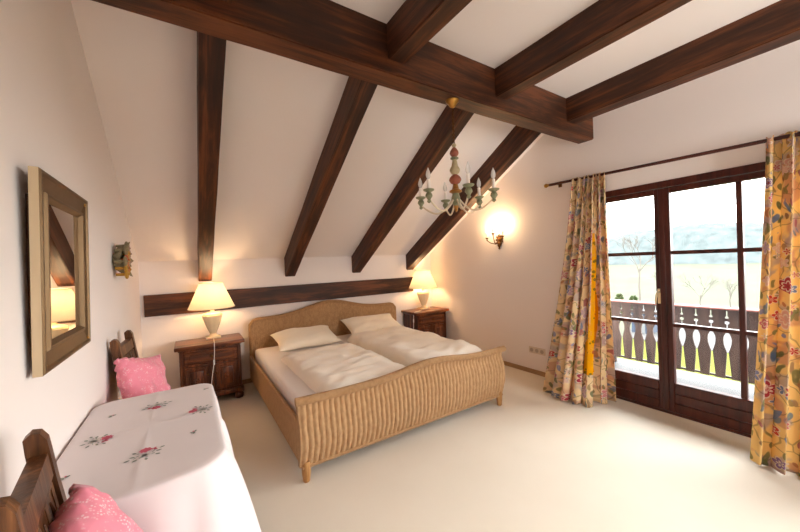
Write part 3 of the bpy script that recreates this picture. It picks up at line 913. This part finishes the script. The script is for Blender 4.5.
def duvet(name, x0, x1, y0, y1, zb, h, label, seed, tufts):
    def top(u, v):
        x = x0 + (x1 - x0) * u; y = y0 + (y1 - y0) * v
        e = (1 - abs(2 * u - 1) ** 9) * (1 - abs(2 * v - 1) ** 11)
        e = max(0, e) ** .45
        n1 = noise.noise(Vector((x * 3.3 + seed, y * 3.3, 0))); n2 = noise.noise(Vector((x * 8 + seed, y * 11, 4)))
        n3 = noise.noise(Vector((x * 2.2 + y * 1.2 + seed, y * 14 - x * 3, 9)))
        z = zb + h * e * (1 + .22 * n1) + .014 * n2 * e + .009 * n3 * e
        for tx, ty in tufts:
            d2 = ((u - tx) * (x1 - x0)) ** 2 + ((v - ty) * (y1 - y0)) ** 2
            z -= .022 * math.exp(-d2 / .006) * e
        # corners and edges wander
        x += .015 * noise.noise(Vector((y * 5, seed, u))) ; y += .015 * noise.noise(Vector((x * 5, seed + 3, v)))
        return (x, y, z)
    b = MB(); b.grid(top, 70, 80)
    b.grid(lambda u, v: tuple(c if i < 2 else zb - .001 for i, c in enumerate(top(1 - u, v))), 30, 30)
    return b


tf = [(.28, .3), (.68, .27), (.3, .62), (.7, .6)]
o = duvet('duvet', 0.79, 1.615, FY + .09, 3.66, .463, .085, '', 1.0, tf).build('duvet', M['duvet'], angle=180)
tag(o, 'cream duvet spread on the left mattress, nearer the camera', 'duvet', 'cream duvets')
o = duvet('duvet', 1.66, 2.50, FY + .09, 3.92, .463, .125, '', 5.0, tf).build('duvet', M['duvet'], angle=180)
tag(o, 'thick cream duvet on the right mattress, toward the sconce wall', 'duvet', 'cream duvets')


def pillow(name, w, d, h, mat, loc, rot, label, cat, seed, group=None, ruffle=0.0, angle=180):
    def surf(sg):
        def fn(u, v):
            a, b = 2 * u - 1, 2 * v - 1
            pinch = 1 - .09 * (1 - abs(a) ** 2) * abs(b) ** 3
            pinx = 1 - .09 * (1 - abs(b) ** 2) * abs(a) ** 3
            e = max(0, (1 - abs(a) ** 3.2) * (1 - abs(b) ** 3.2)) ** .55
            n1 = noise.noise(Vector((a * 1.8 + seed, b * 1.8, sg))); n2 = noise.noise(Vector((a * 5 + seed, b * 5, 3 + sg)))
            z = sg * h / 2 * e * (1 + .25 * n1) + .06 * h * n2 * e + .1 * h * noise.noise(Vector((a * 1.3 + seed, b * 1.3, 7)))
            edge = max(abs(a), abs(b))
            z += ruffle * max(0, (edge - .82) / .18) * math.sin(18 * (a - b) + 9 * a * b + seed)
            return (a * w / 2 * pinx, b * d / 2 * pinch, z)
        return fn
    b = MB(); b.grid(surf(1), 36, 36); f2 = surf(-1); b.grid(lambda u, v: f2(1 - u, v), 36, 36)
    o = b.build(name, mat, loc=loc, rot=rot, angle=angle, merge=True)
    return tag(o, label, cat, group)


pillow('pillow', .76, .44, .15, M['pillow'], (1.19, 4.06, .57), (math.radians(16), 0, math.radians(2)), 'cream pillow on the left half of the bed against headboard', 'pillow', 2.0, 'cream bed pillows')
pillow('pillow', .80, .46, .15, M['pillow'], (2.14, 4.09, .592), (math.radians(22), 0, math.radians(-2)), 'cream pillow on the right half of the bed against headboard', 'pillow', 6.0, 'cream bed pillows')


# ------------------------------------------------------------------ nightstands with lamps
def nightstand(loc, label):
    t = thing('nightstand', label, 'nightstand', loc, 0, 'carved bedside cabinets')
    w, d, h = .575, .40, .65            # local: front towards -y, back at +d
    b = MB()
    b.box((-w / 2, .02, .075), (w / 2, d, .60), .004)
    b.box((-w / 2 - .018, .0, .075), (w / 2 + .018, d, .125), .010, seg=2)
    b.box((-w / 2 - .008, .012, .125), (w / 2 + .008, d, .145), .006)
    b.box((-w / 2 - .010, .008, .595), (w / 2 + .010, d, .615), .006)
    for s_ in (-1, 1): b.box((s_ * w / 2 - .035 * (s_ > 0), .008, .145), (s_ * w / 2 + .035 * (s_ < 0), .03, .595), .006)
    b.box((-.02, .011, .145), (.02, .03, .43), .004)
    b.box((-w / 2, .010, .425), (w / 2, .03, .447), .005)
    b.build('body', M['ns_z'], t)
    MB().box((-w / 2 - .04, -.03, .613), (w / 2 + .04, d + .01, .65), .011, seg=3).build('top', M['ns'], t)
    dr = MB().box((-w / 2 + .04, .006, .453), (w / 2 - .04, .03, .585), .004)
    for z0, z1 in ((.463, .473), (.565, .575)): dr.box((-w / 2 + .055, -.003, z0), (w / 2 - .055, .008, z1), .003)
    for s_ in (-1, 1): dr.box((s_ * (w / 2 - .055) - .005, -.003, .463), (s_ * (w / 2 - .055) + .005, .008, .575), .003)
    dr.box((-w / 2 + .085, -.001, .488), (w / 2 - .085, .008, .55), .006)
    dro = dr.build('drawer', M['ns'], t)
    MB().lathe([(.006, 0), (.007, .01), (.014, .018), (.012, .028), (.003, .031)], (0, -.001, .519), 14, Matrix.Rotation(PI / 2, 3, 'X')).build('knob', M['bronze'], dro)
    for s_ in (-1, 1):
        c = s_ * .14
        do = MB().box((c - .102, .006, .152), (c + .102, .03, .42), .004)
        do.box((c - .085, .0, .17), (c + .085, .008, .402), .005)
        do.box((c - .062, -.010, .196), (c + .062, .004, .376), .012, seg=2)
        for k in range(8):
            a = 2 * PI * k / 8
            do.lathe([(.002, 0), (.012, .003), (.008, .008), (.001, .010)], (c + .024 * math.cos(a), -.009, .286 + .024 * math.sin(a)), 10, Matrix.Rotation(PI / 2, 3, 'X'))
        do.lathe([(.012, 0), (.012, .006), (.004, .010)], (c, -.009, .286), 12, Matrix.Rotation(PI / 2, 3, 'X'))
        doo = do.build('cabinet_door', M['ns_z'], t)
        MB().lathe([(.005, 0), (.006, .01), (.011, .016), (.009, .024), (.002, .027)], (s_ * .04, .007, .33), 12, Matrix.Rotation(PI / 2, 3, 'X')).build('knob', M['bronze'], doo)
    for x_ in (-w / 2 + .03, w / 2 - .03):
        for y_ in (.045, d - .05):
            MB().lathe([(.02, 0), (.04, .008), (.048, .03), (.045, .05), (.03, .068), (.03, .078)], (x_, y_, 0), 18).build('bun_foot', M['ns'], t)
    return t


n1 = nightstand((0.172, 4.075, 0), 'carved dark wooden nightstand left of the bed, holding the nearer lamp')
n1.scale = (1, 1, 1.02)
n2 = copy_tree(n1); n2.location = (3.225, 4.125, 0); n2['label'] = 'carved dark wooden nightstand right of the bed, beside the sconce wall'


def lamp(loc, label, cord):
    t = thing('table_lamp', label, 'table lamp', loc, 0, 'lit bedside lamps')
    base = MB().box((-.075, -.075, 0), (.075, .075, .022), .006, seg=2)
    base.lathe([(.05, .02), (.042, .034), (.034, .05), (.034, .056)], n=24)
    base.build('foot', M['cream_ceramic'], t)
    urn = MB(); prof = [(.03, .05), (.036, .065), (.054, .11), (.076, .17), (.096, .235), (.101, .262), (.094, .282), (.065, .295), (.03, .30), (.022, .315), (.022, .335)]
    n_ = 40; vs = []; fs = []
    for i, (r, z) in enumerate(prof):
        for k in range(n_):
            a = 2 * PI * k / n_; rr = r * (1 + (.025 * math.cos(10 * a) if .1 < z < .27 else 0))
            vs.append((rr * math.cos(a), rr * math.sin(a), z))
    for i in range(len(prof) - 1):
        for k in range(n_): fs.append((i * n_ + k, i * n_ + (k + 1) % n_, (i + 1) * n_ + (k + 1) % n_, (i + 1) * n_ + k))
    urn.add(vs, fs); urn.lathe([(.101, .255), (.106, .262), (.101, .27)], n=30)
    urn.build('urn_body', M['cream_ceramic'], t)
    sh_ = MB()
    z0, z1, r0, r1 = .352, .635, .236, .115
    n_ = 48
    sh_.grid(lambda u, v: ((r0 + (r1 - r0) * v) * math.cos(2 * PI * u), (r0 + (r1 - r0) * v) * math.sin(2 * PI * u), z0 + (z1 - z0) * v), n_, 6, closeu=True)
    sho = sh_.build('lamp_shade', M['shade'], t)
    for r, z in ((r0, z0), (r1, z1)):
        tr_ = MB(); tr_.tube([(r * math.cos(2 * PI * k / 48), r * math.sin(2 * PI * k / 48), z) for k in range(49)], .004, 6)
        tr_.build('shade_trim', M['cream_ceramic'], sho)
    bl = MB().lathe([(.014, .335), (.014, .36), (.018, .38), (.03, .42), (.03, .44), (.02, .462), (.004, .47)], n=16)
    bl.build('bulb', M['bulb_on'], t)
    cd = MB(); cd.tube(cord, .0035, 6); co = cd.build('cord', M['white_plastic'], t)
    sw = cord[len(cord) // 2 + 1]
    MB().box((sw[0] - .008, sw[1] - .007, sw[2] - .028), (sw[0] + .008, sw[1] + .007, sw[2] + .028), .004).build('switch', M['white_plastic'], co)
    ld = bpy.data.lights.new('lamp_light', 'POINT'); ld.energy = 2.3; ld.color = (1, .68, .38); ld.shadow_soft_size = .03
    lo = bpy.data.objects.new('lamp_light', ld); COL.objects.link(lo); lo.parent = t; lo.location = (0, 0, .50)
    return t


lx, ly = .212, 4.36
lamp((lx, ly, .6637), 'lit cream urn table lamp on the left nightstand',
     [(0, -.055, .008), (-.005, -.2, .004), (-.008, -.31, .003), (-.01, -.323, -.015), (-.012, -.328, -.10), (-.02, -.333, -.20), (-.045, -.338, -.36), (-.07, -.345, -.56), (-.075, -.35, -.655)])
lamp((3.255, 4.385, .6637), 'lit cream urn table lamp on the right nightstand near the sconce wall',
     [(-.05, -.03, .008), (-.2, -.16, .004), (-.33, -.2, .003), (-.348, -.2, -.02), (-.352, -.2, -.07), (-.355, -.2, -.13), (-.36, -.2, -.25), (-.36, -.2, -.45), (-.36, -.2, -.655)])

# ------------------------------------------------------------------ mirror and ornament on the left wall
MW, MH = .62, .69
mir = thing('wall_mirror', 'square mirror in an antique gold frame on the left wall', 'mirror', (L + .022, 2.17, 1.466))
mir.rotation_euler = (0, math.radians(1.2), math.radians(.2))
# local: +x out of the wall, y from -MW (near) to 0 (far)
fr_ = MB(); fw_ = .098; dp = .030


def frame_piece(a, b, c_, d_):
    """outer a-b, inner d_-c_ in (y, z); profile steps inwards"""
    rows = []
    for t, x in ((0, dp - .006), (.06, dp), (.16, dp), (.2, dp - .007), (.68, dp - .014), (.76, dp - .004), (.86, dp - .004), (.92, dp - .012), (1, .010)):
        p = [a[i] + (d_[i] - a[i]) * t for i in (0, 1)]; q = [b[i] + (c_[i] - b[i]) * t for i in (0, 1)]
        rows.append(((x, p[0], p[1]), (x, q[0], q[1])))
    vs = [p for r in rows for p in r]; fs = [(2 * i, 2 * i + 1, 2 * i + 3, 2 * i + 2) for i in range(len(rows) - 1)]
    fr_.add(vs, fs)


A_, B_, C_, D_ = (-MW, -MH / 2), (0, -MH / 2), (0, MH / 2), (-MW, MH / 2)
ins = lambda p: (p[0] + (fw_ if p[0] < -.1 else -fw_), p[1] + (fw_ if p[1] < 0 else -fw_))
for p, q in ((A_, B_), (B_, C_), (C_, D_), (D_, A_)): frame_piece(p, q, ins(q), ins(p))
fro = fr_.build('frame', M['mframe'], mir, angle=30)
sd = MB()
for p, q in ((A_, B_), (B_, C_), (C_, D_), (D_, A_)):
    sd.add([(0, *p), (0, *q), (dp - .006, *q), (dp - .006, *p)], [(0, 1, 2, 3)])
so2 = sd.build('frame_edge', M['mside'], mir, smooth=False); so2['label'] = 'cream outer edge of the frame'
for p in (A_, B_, C_, D_):
    q = (p[0] + (.028 if p[0] < -.1 else -.028), p[1] + (.028 if p[1] < 0 else -.028))
    MB().lathe([(.009, 0), (.008, .004), (.003, .007)], (dp - .010, *q), 10, Matrix.Rotation(PI / 2, 3, 'Y')).build('corner_stud', M['brass'], fro)
gy, gz = MW / 2 - fw_ + .012, MH / 2 - fw_ + .012
MB().box((-.0025, -gy, -gz), (.0025, gy, gz)).build('glass', M['mirror'], mir, smooth=False, loc=(.0065, -MW / 2, 0), rot=(0, 0, math.radians(-.2)))
MB().box((-.0235, -MW + .06, -MH / 2 + .05), (.0035, -.06, MH / 2 - .08)).build('backing', M['chair'], mir, smooth=False)

orn = thing('wall_ornament', 'small ceramic wall ornament of flowers and leaves beside the mirror', 'wall ornament', (L, 3.16, 1.545))
rr = random.Random(11)
M['orn_y'] = mat_plain('ornament_ochre', 'B5862E', 0.5, var=.2, scale=40)
M['orn_g'] = mat_plain('ornament_olive', '86795A', 0.5, var=.4, scale=40)
M['orn_r'] = mat_plain('ornament_red', 'B4502E', 0.5, var=.2, scale=40)
M['orn_p'] = mat_plain('ornament_grey_pink', 'A08A7C', 0.5, var=.2, scale=40)
lv = MB()
for k in range(15):
    a = 2 * PI * k / 15 + rr.uniform(-.2, .2); ln = rr.uniform(.07, .125); w_ = .036
    d_ = Vector((0, math.cos(a), math.sin(a))); s2 = Vector((0, -math.sin(a), math.cos(a)))
    b0 = Vector((.012, 0, 0)) + d_ * .02; x1 = rr.uniform(.04, .095)
    vs = [b0, b0 + d_ * ln * .5 + s2 * w_ + Vector((x1 * .7, 0, 0)), b0 + d_ * ln + Vector((x1, 0, 0)), b0 + d_ * ln * .5 - s2 * w_ + Vector((x1 * .7, 0, 0)), b0 + d_ * ln * .5 + Vector((x1 * .7 + .012, 0, 0)),
          b0 + d_ * ln * .5 + Vector((-.005, 0, 0))]
    lv.add(vs, [(0, 1, 4), (1, 2, 4), (2, 3, 4), (3, 0, 4), (1, 0, 5), (2, 1, 5), (3, 2, 5), (0, 3, 5)])
lv.lathe([(.05, 0), (.05, .02), (.02, .035)], (0, 0, 0), 14, Matrix.Rotation(PI / 2, 3, 'Y'))
lv.build('leaves', M['orn_g'], orn, smooth=False)
for k, (y_, z_, mm, s_) in enumerate(((-.05, .0, 'orn_r', 1.2), (.02, .05, 'orn_y', 1.0), (.06, -.01, 'orn_p', 1.0), (-.02, -.06, 'orn_r', 1.0), (-.08, -.06, 'orn_y', 1.1), (-.06, .07, 'orn_g', 1.0), (.04, .09, 'orn_p', .9), (.03, -.07, 'orn_y', .8), (.085, .05, 'orn_p', 1.0), (-.01, .105, 'orn_g', .9), (-.1, -.01, 'orn_g', 1.0), (.0, .0, 'orn_y', 1.0), (-.06, -.105, 'orn_y', .9))):
    fl = MB()
    for q in range(6):
        a = 2 * PI * q / 6
        fl.lathe([(.004, -.01), (.017, -.004), (.018, .004), (.006, .011)], (.078, y_ + .02 * s_ * math.cos(a), z_ + .02 * s_ * math.sin(a)), 8, Matrix.Rotation(PI / 2, 3, 'Y'))
    fl.lathe([(.01, -.06), (.012, .006), (.008, .016), (.002, .019)], (.078, y_, z_), 10, Matrix.Rotation(PI / 2, 3, 'Y'))
    fl.build('flower', M[mm], orn)

# ------------------------------------------------------------------ table, cloth, chairs, cushions
TX0, TX1, TY0, TY1, TZ = -.438, .088, 1.40, 2.375, .75
tb = thing('side_table', 'small rectangular table hidden under the embroidered white cloth', 'table', ((TX0 + TX1) / 2, (TY0 + TY1) / 2, 0))
hw, hd_ = (TX1 - TX0) / 2, (TY1 - TY0) / 2

for sx_ in (-1, 1):
    for sy_ in (-1, 1):
        MB().box((sx_ * (hw - .05) - .022, sy_ * (hd_ - .07) - .022, 0), (sx_ * (hw - .05) + .022, sy_ * (hd_ - .07) + .022, .715), .004).build('leg', M['chair'], tb)
tcx, tcy = (TX0 + TX1) / 2, (TY0 + TY1) / 2
RC = .075


def perim(s):
    p, n__, c = perim0(s)
    if p.y < 0: p = Vector((p.x, p.y - .055 * max(0, 1 - (p.x / hw) ** 2) * min(1, (-p.y / hd_) ** 8)))
    return p, n__, c


def perim0(s):
    """rounded rectangle, arc-length parameter s in 0..1; returns point, outward normal, corner weight"""
    a, b = hw - RC, hd_ - RC
    segs = [('l', (hw, -b), (hw, b), (1, 0)), ('c', (a, b), 0), ('l', (a, hd_), (-a, hd_), (0, 1)), ('c', (-a, b), PI / 2),
            ('l', (-hw, b), (-hw, -b), (-1, 0)), ('c', (-a, -b), PI), ('l', (-a, -hd_), (a, -hd_), (0, -1)), ('c', (a, -b), 3 * PI / 2)]
    lens = [2 * b, RC * PI / 2, 2 * a, RC * PI / 2] * 2
    q = (s % 1.0) * sum(lens)
    for sg, ln in zip(segs, lens):
        if q <= ln + 1e-9:
            f_ = q / ln
            if sg[0] == 'l':
                p = Vector(sg[1]) + (Vector(sg[2]) - Vector(sg[1])) * f_
                return p, Vector(sg[3]), max(0, 1 - min(f_, 1 - f_) * ln / .16) * .8
            a_ = sg[2] + f_ * PI / 2; nrm = Vector((math.cos(a_), math.sin(a_)))
            return Vector(sg[1]) + nrm * RC, nrm, .8 + .2 * math.sin(PI * f_)
        q -= ln
    return Vector((hw, -b)), Vector((1, 0)), 0


NP = 220
MB().prism([tuple(perim(k / 80)[0] * .985) for k in range(80)], .715, .7475, 'xy').build('tabletop', M['chair'], tb)
tcm = MB()
ct = [perim(k / NP) for k in range(NP)]
rows = []
for f_ in (0.0, .25, .5, .7, .85, .95): rows.append([(p.x * f_, p.y * f_, TZ + .0005) for p, n__, c in ct])
for ofs, z in ((.0, .7505), (.006, .7475), (.009, .741)): rows.append([(p.x + n__.x * ofs, p.y + n__.y * ofs, z) for p, n__, c in ct])
DROP = .50
for j in range(1, 15):
    t = j / 14; rw = []
    for k, (p, n__, c) in enumerate(ct):
        s = k / NP
        fold = math.sin(2 * PI * 25 * s + 1.3) * (.5 + .5 * math.sin(2 * PI * 3 * s)) + .5 * math.sin(2 * PI * 9 * s + .4)
        o_ = .009 + (.018 + .10 * c) * t ** .85 + .055 * fold * t ** .5
        x = p.x + n__.x * o_; y = p.y + n__.y * o_
        x = max(x, L + .009 - tcx)
        rw.append((x, y, .741 - DROP * t + .012 * c * t))
    rows.append(rw)
vs = [q for r in rows[1:] for q in r]
vs.append((0, 0, TZ + .0005)); ci = len(vs) - 1
fs = []
R_ = len(rows) - 1
for j in range(R_ - 1):
    for k in range(NP):
        fs.append((j * NP + k, (j + 1) * NP + k, (j + 1) * NP + (k + 1) % NP, j * NP + (k + 1) % NP))
for k in range(NP): fs.append((ci, k, (k + 1) % NP))
# pressed fold lines on the top
vs2 = []
for x, y, z in vs:
    if z > .7495:
        z += .0022 * math.exp(-(y / .012) ** 2) + .0022 * math.exp(-(x / .012) ** 2)
    vs2.append((x, y, z))
tcm.add(vs2, fs)
tco = tcm.build('tablecloth', M['tcloth'], loc=(tcx, tcy, 0), angle=180)
so3 = tco.modifiers.new('cloth', 'SOLIDIFY'); so3.thickness = .002; so3.offset = 1
tag(tco, 'white tablecloth embroidered with red flowers, draped over the side table', 'tablecloth')


def petal_mesh(mb, c, a, ln, w_, z):
    d = Vector((math.cos(a), math.sin(a), 0)); s2 = Vector((-math.sin(a), math.cos(a), 0)); c = Vector((c[0], c[1], z))
    n_ = 6; up = []; lo = []
    for k in range(n_ + 1):
        t = k / n_; hh = w_ * math.sin(PI * t) ** .8
        up.append(c + d * ln * t + s2 * hh); lo.append(c + d * ln * t - s2 * hh)
    vs = up + lo; fs = [(k, n_ + 1 + k, n_ + 2 + k, k + 1) for k in range(n_)]
    mb.add(vs, fs)


def motif(cx, cy, ang, s, seed, small=False):
    rr = random.Random(seed)
    fl, lf, wt = MB(), MB(), MB()
    R2 = lambda x, y: (cx - tcx + s * (x * math.cos(ang) - y * math.sin(ang)), cy - tcy + s * (x * math.sin(ang) + y * math.cos(ang)))
    zz = TZ + .0052
    if not small:
        for q in range(8):
            petal_mesh(fl, R2(.0, .045), ang + q * PI / 4, .036 * s, .012 * s, zz + .0002 * q)
        for q in range(3): petal_mesh(fl, R2(.04, .03), ang + q * 1.5 - .6, .025 * s, .008 * s, zz)
        for q in range(7): petal_mesh(wt, R2(-.005, -.02), ang + q * 2 * PI / 7, .034 * s, .012 * s, zz)
        for x, y, a in ((-.05, -.01, 2.8), (-.045, .03, 2.3), (.05, -.01, .1), (.045, -.045, -.6), (-.04, -.05, 3.7), (.0, -.06, -1.5), (.07, .02, .4), (-.075, -.03, 3.3)):
            petal_mesh(lf, R2(x, y), ang + a, .032 * s, .008 * s, zz); petal_mesh(lf, R2(x * .6, y * .6), ang + a + .5, .02 * s, .004 * s, zz)
    else:
        for a in (.3, 2.2, 3.6): petal_mesh(lf, R2(0, 0), ang + a, .03 * s, .008 * s, zz)
        petal_mesh(fl, R2(0.005, .005), ang + 1.2, .02 * s, .007 * s, zz)
    fl.build('red_petals', M['petal'], tco, smooth=False)
    lf.build('grey_leaves', M['leaf'], tco, smooth=False)
    if not small: wt.build('white_petals', M['whiteth'], tco, smooth=False)


motif(-.165, 2.13, PI, .62, 1); motif(.02, 1.93, PI / 2, .62, 2); motif(-.345, 1.85, -PI / 2 + .2, .62, 3); motif(-.165, 1.60, 0.1, .62, 4)
motif(-.34, 2.12, .3, .6, 5, True); motif(-.005, 1.68, .9, .6, 6, True); motif(.06, 2.24, .2, .6, 7, True); motif(-.385, 1.58, .5, .6, 8, True)


def chair(loc, rotz, label):
    """faces local +x, back at x = 0"""
    t = thing('carved_chair', label, 'chair', loc, rotz, 'carved wooden chairs along the left wall')
    bx = lambda z: .012 + .17 * max(0, (1.0 - z)) ** 1.15 if z > .42 else .103 - (.42 - z) * .18
    for s_ in (-1, 1):
        zs = [0, .15, .3, .45, .6, .75, .88, .97]
        fr2 = [(bx(z) + .046, z) for z in zs]; bk = [(bx(z), z) for z in zs]
        topc = [(bx(.99) + .044, 1.0), (bx(1.0) + .032, 1.022), (bx(1.0) + .014, 1.026), (bx(1.0) - .0, 1.012)]
        poly = fr2 + topc + bk[::-1]
        y0 = s_ * .185
        MB().prism(poly, y0 - .02, y0 + .02, 'xz').build('back_post', M['chair'], t, smooth=False)
    tl = MB().prism([(bx(.965) + .006, .965), (bx(.965) + .042, .965), (bx(.90) + .042, .90), (bx(.90) + .006, .90)], -.162, .162, 'xz')
    tl.build('top_rail', M['chair'], t, smooth=False)
    pn = MB().prism([(bx(.90) + .014, .90), (bx(.90) + .032, .90), (bx(.64) + .032, .64), (bx(.64) + .014, .64)], -.162, .162, 'xz')
    # carved relief
    def PX(y, z): return Vector((bx(z) + .033, y, z))
    for a, b in (((-.15, .885), (.15, .885)), ((-.15, .655), (.15, .655)), ((-.15, .655), (-.15, .885)), ((.15, .655), (.15, .885)), ((-.05, .655), (-.05, .885)), ((.05, .655), (.05, .885))):
        pn.tube([PX(*a), PX(*b)], .006, 6)
    for c in (-.1, 0, .1):
        for q in range(6):
            a = 2 * PI * q / 6
            pn.tube([PX(c, .77), PX(c + .02 * math.cos(a), .77 + .04 * math.sin(a)), PX(c + .034 * math.cos(a + .4), .77 + .085 * math.sin(a + .4))], [.004, .009, .003], 6)
    pn.build('carved_panel', M['chair'], t)
    MB().box((.085, -.215, .43), (.49, .215, .462), .008, seg=2).build('seat', M['chair'], t)
    for s_ in (-1, 1): MB().box((.43, s_ * .185 - .02, 0), (.47, s_ * .185 + .02, .43), .004).build('leg', M['chair'], t)
    MB().box((.12, -.165, .37), (.45, .165, .43), .004).build('apron', M['chair'], t)
    return t


c1 = chair((-.378, 1.12, 0), math.radians(8), 'carved wooden chair at the near end of the table, half out of frame')
c2 = copy_tree(c1); c2.location = (-.438, 2.97, 0); c2.rotation_euler = (0, 0, math.radians(-4))
c2['label'] = 'carved wooden chair beyond the far end of the table, by the left wall'


def facing(n, roll):
    n = Vector(n).normalized(); x = Vector((0, 0, 1)).cross(n).normalized(); y = n.cross(x)
    return (Matrix((x, y, n)).transposed() @ Matrix.Rotation(math.radians(roll), 3, 'Z')).to_euler()


pillow('cushion', .41, .40, .15, M['pink'], (-.225, 1.09, .655), facing((.9, -.25, .42), 14), 'pink printed cushion on the near chair, at the bottom edge', 'cushion', 3.0, 'pink cushions on the chairs', .022)
pillow('cushion', .38, .44, .15, M['pink'], (-.272, 2.80, .675), facing((.84, -.42, .30), -14), 'pink printed cushion on the far chair behind the table', 'cushion', 8.0, 'pink cushions on the chairs', .022)
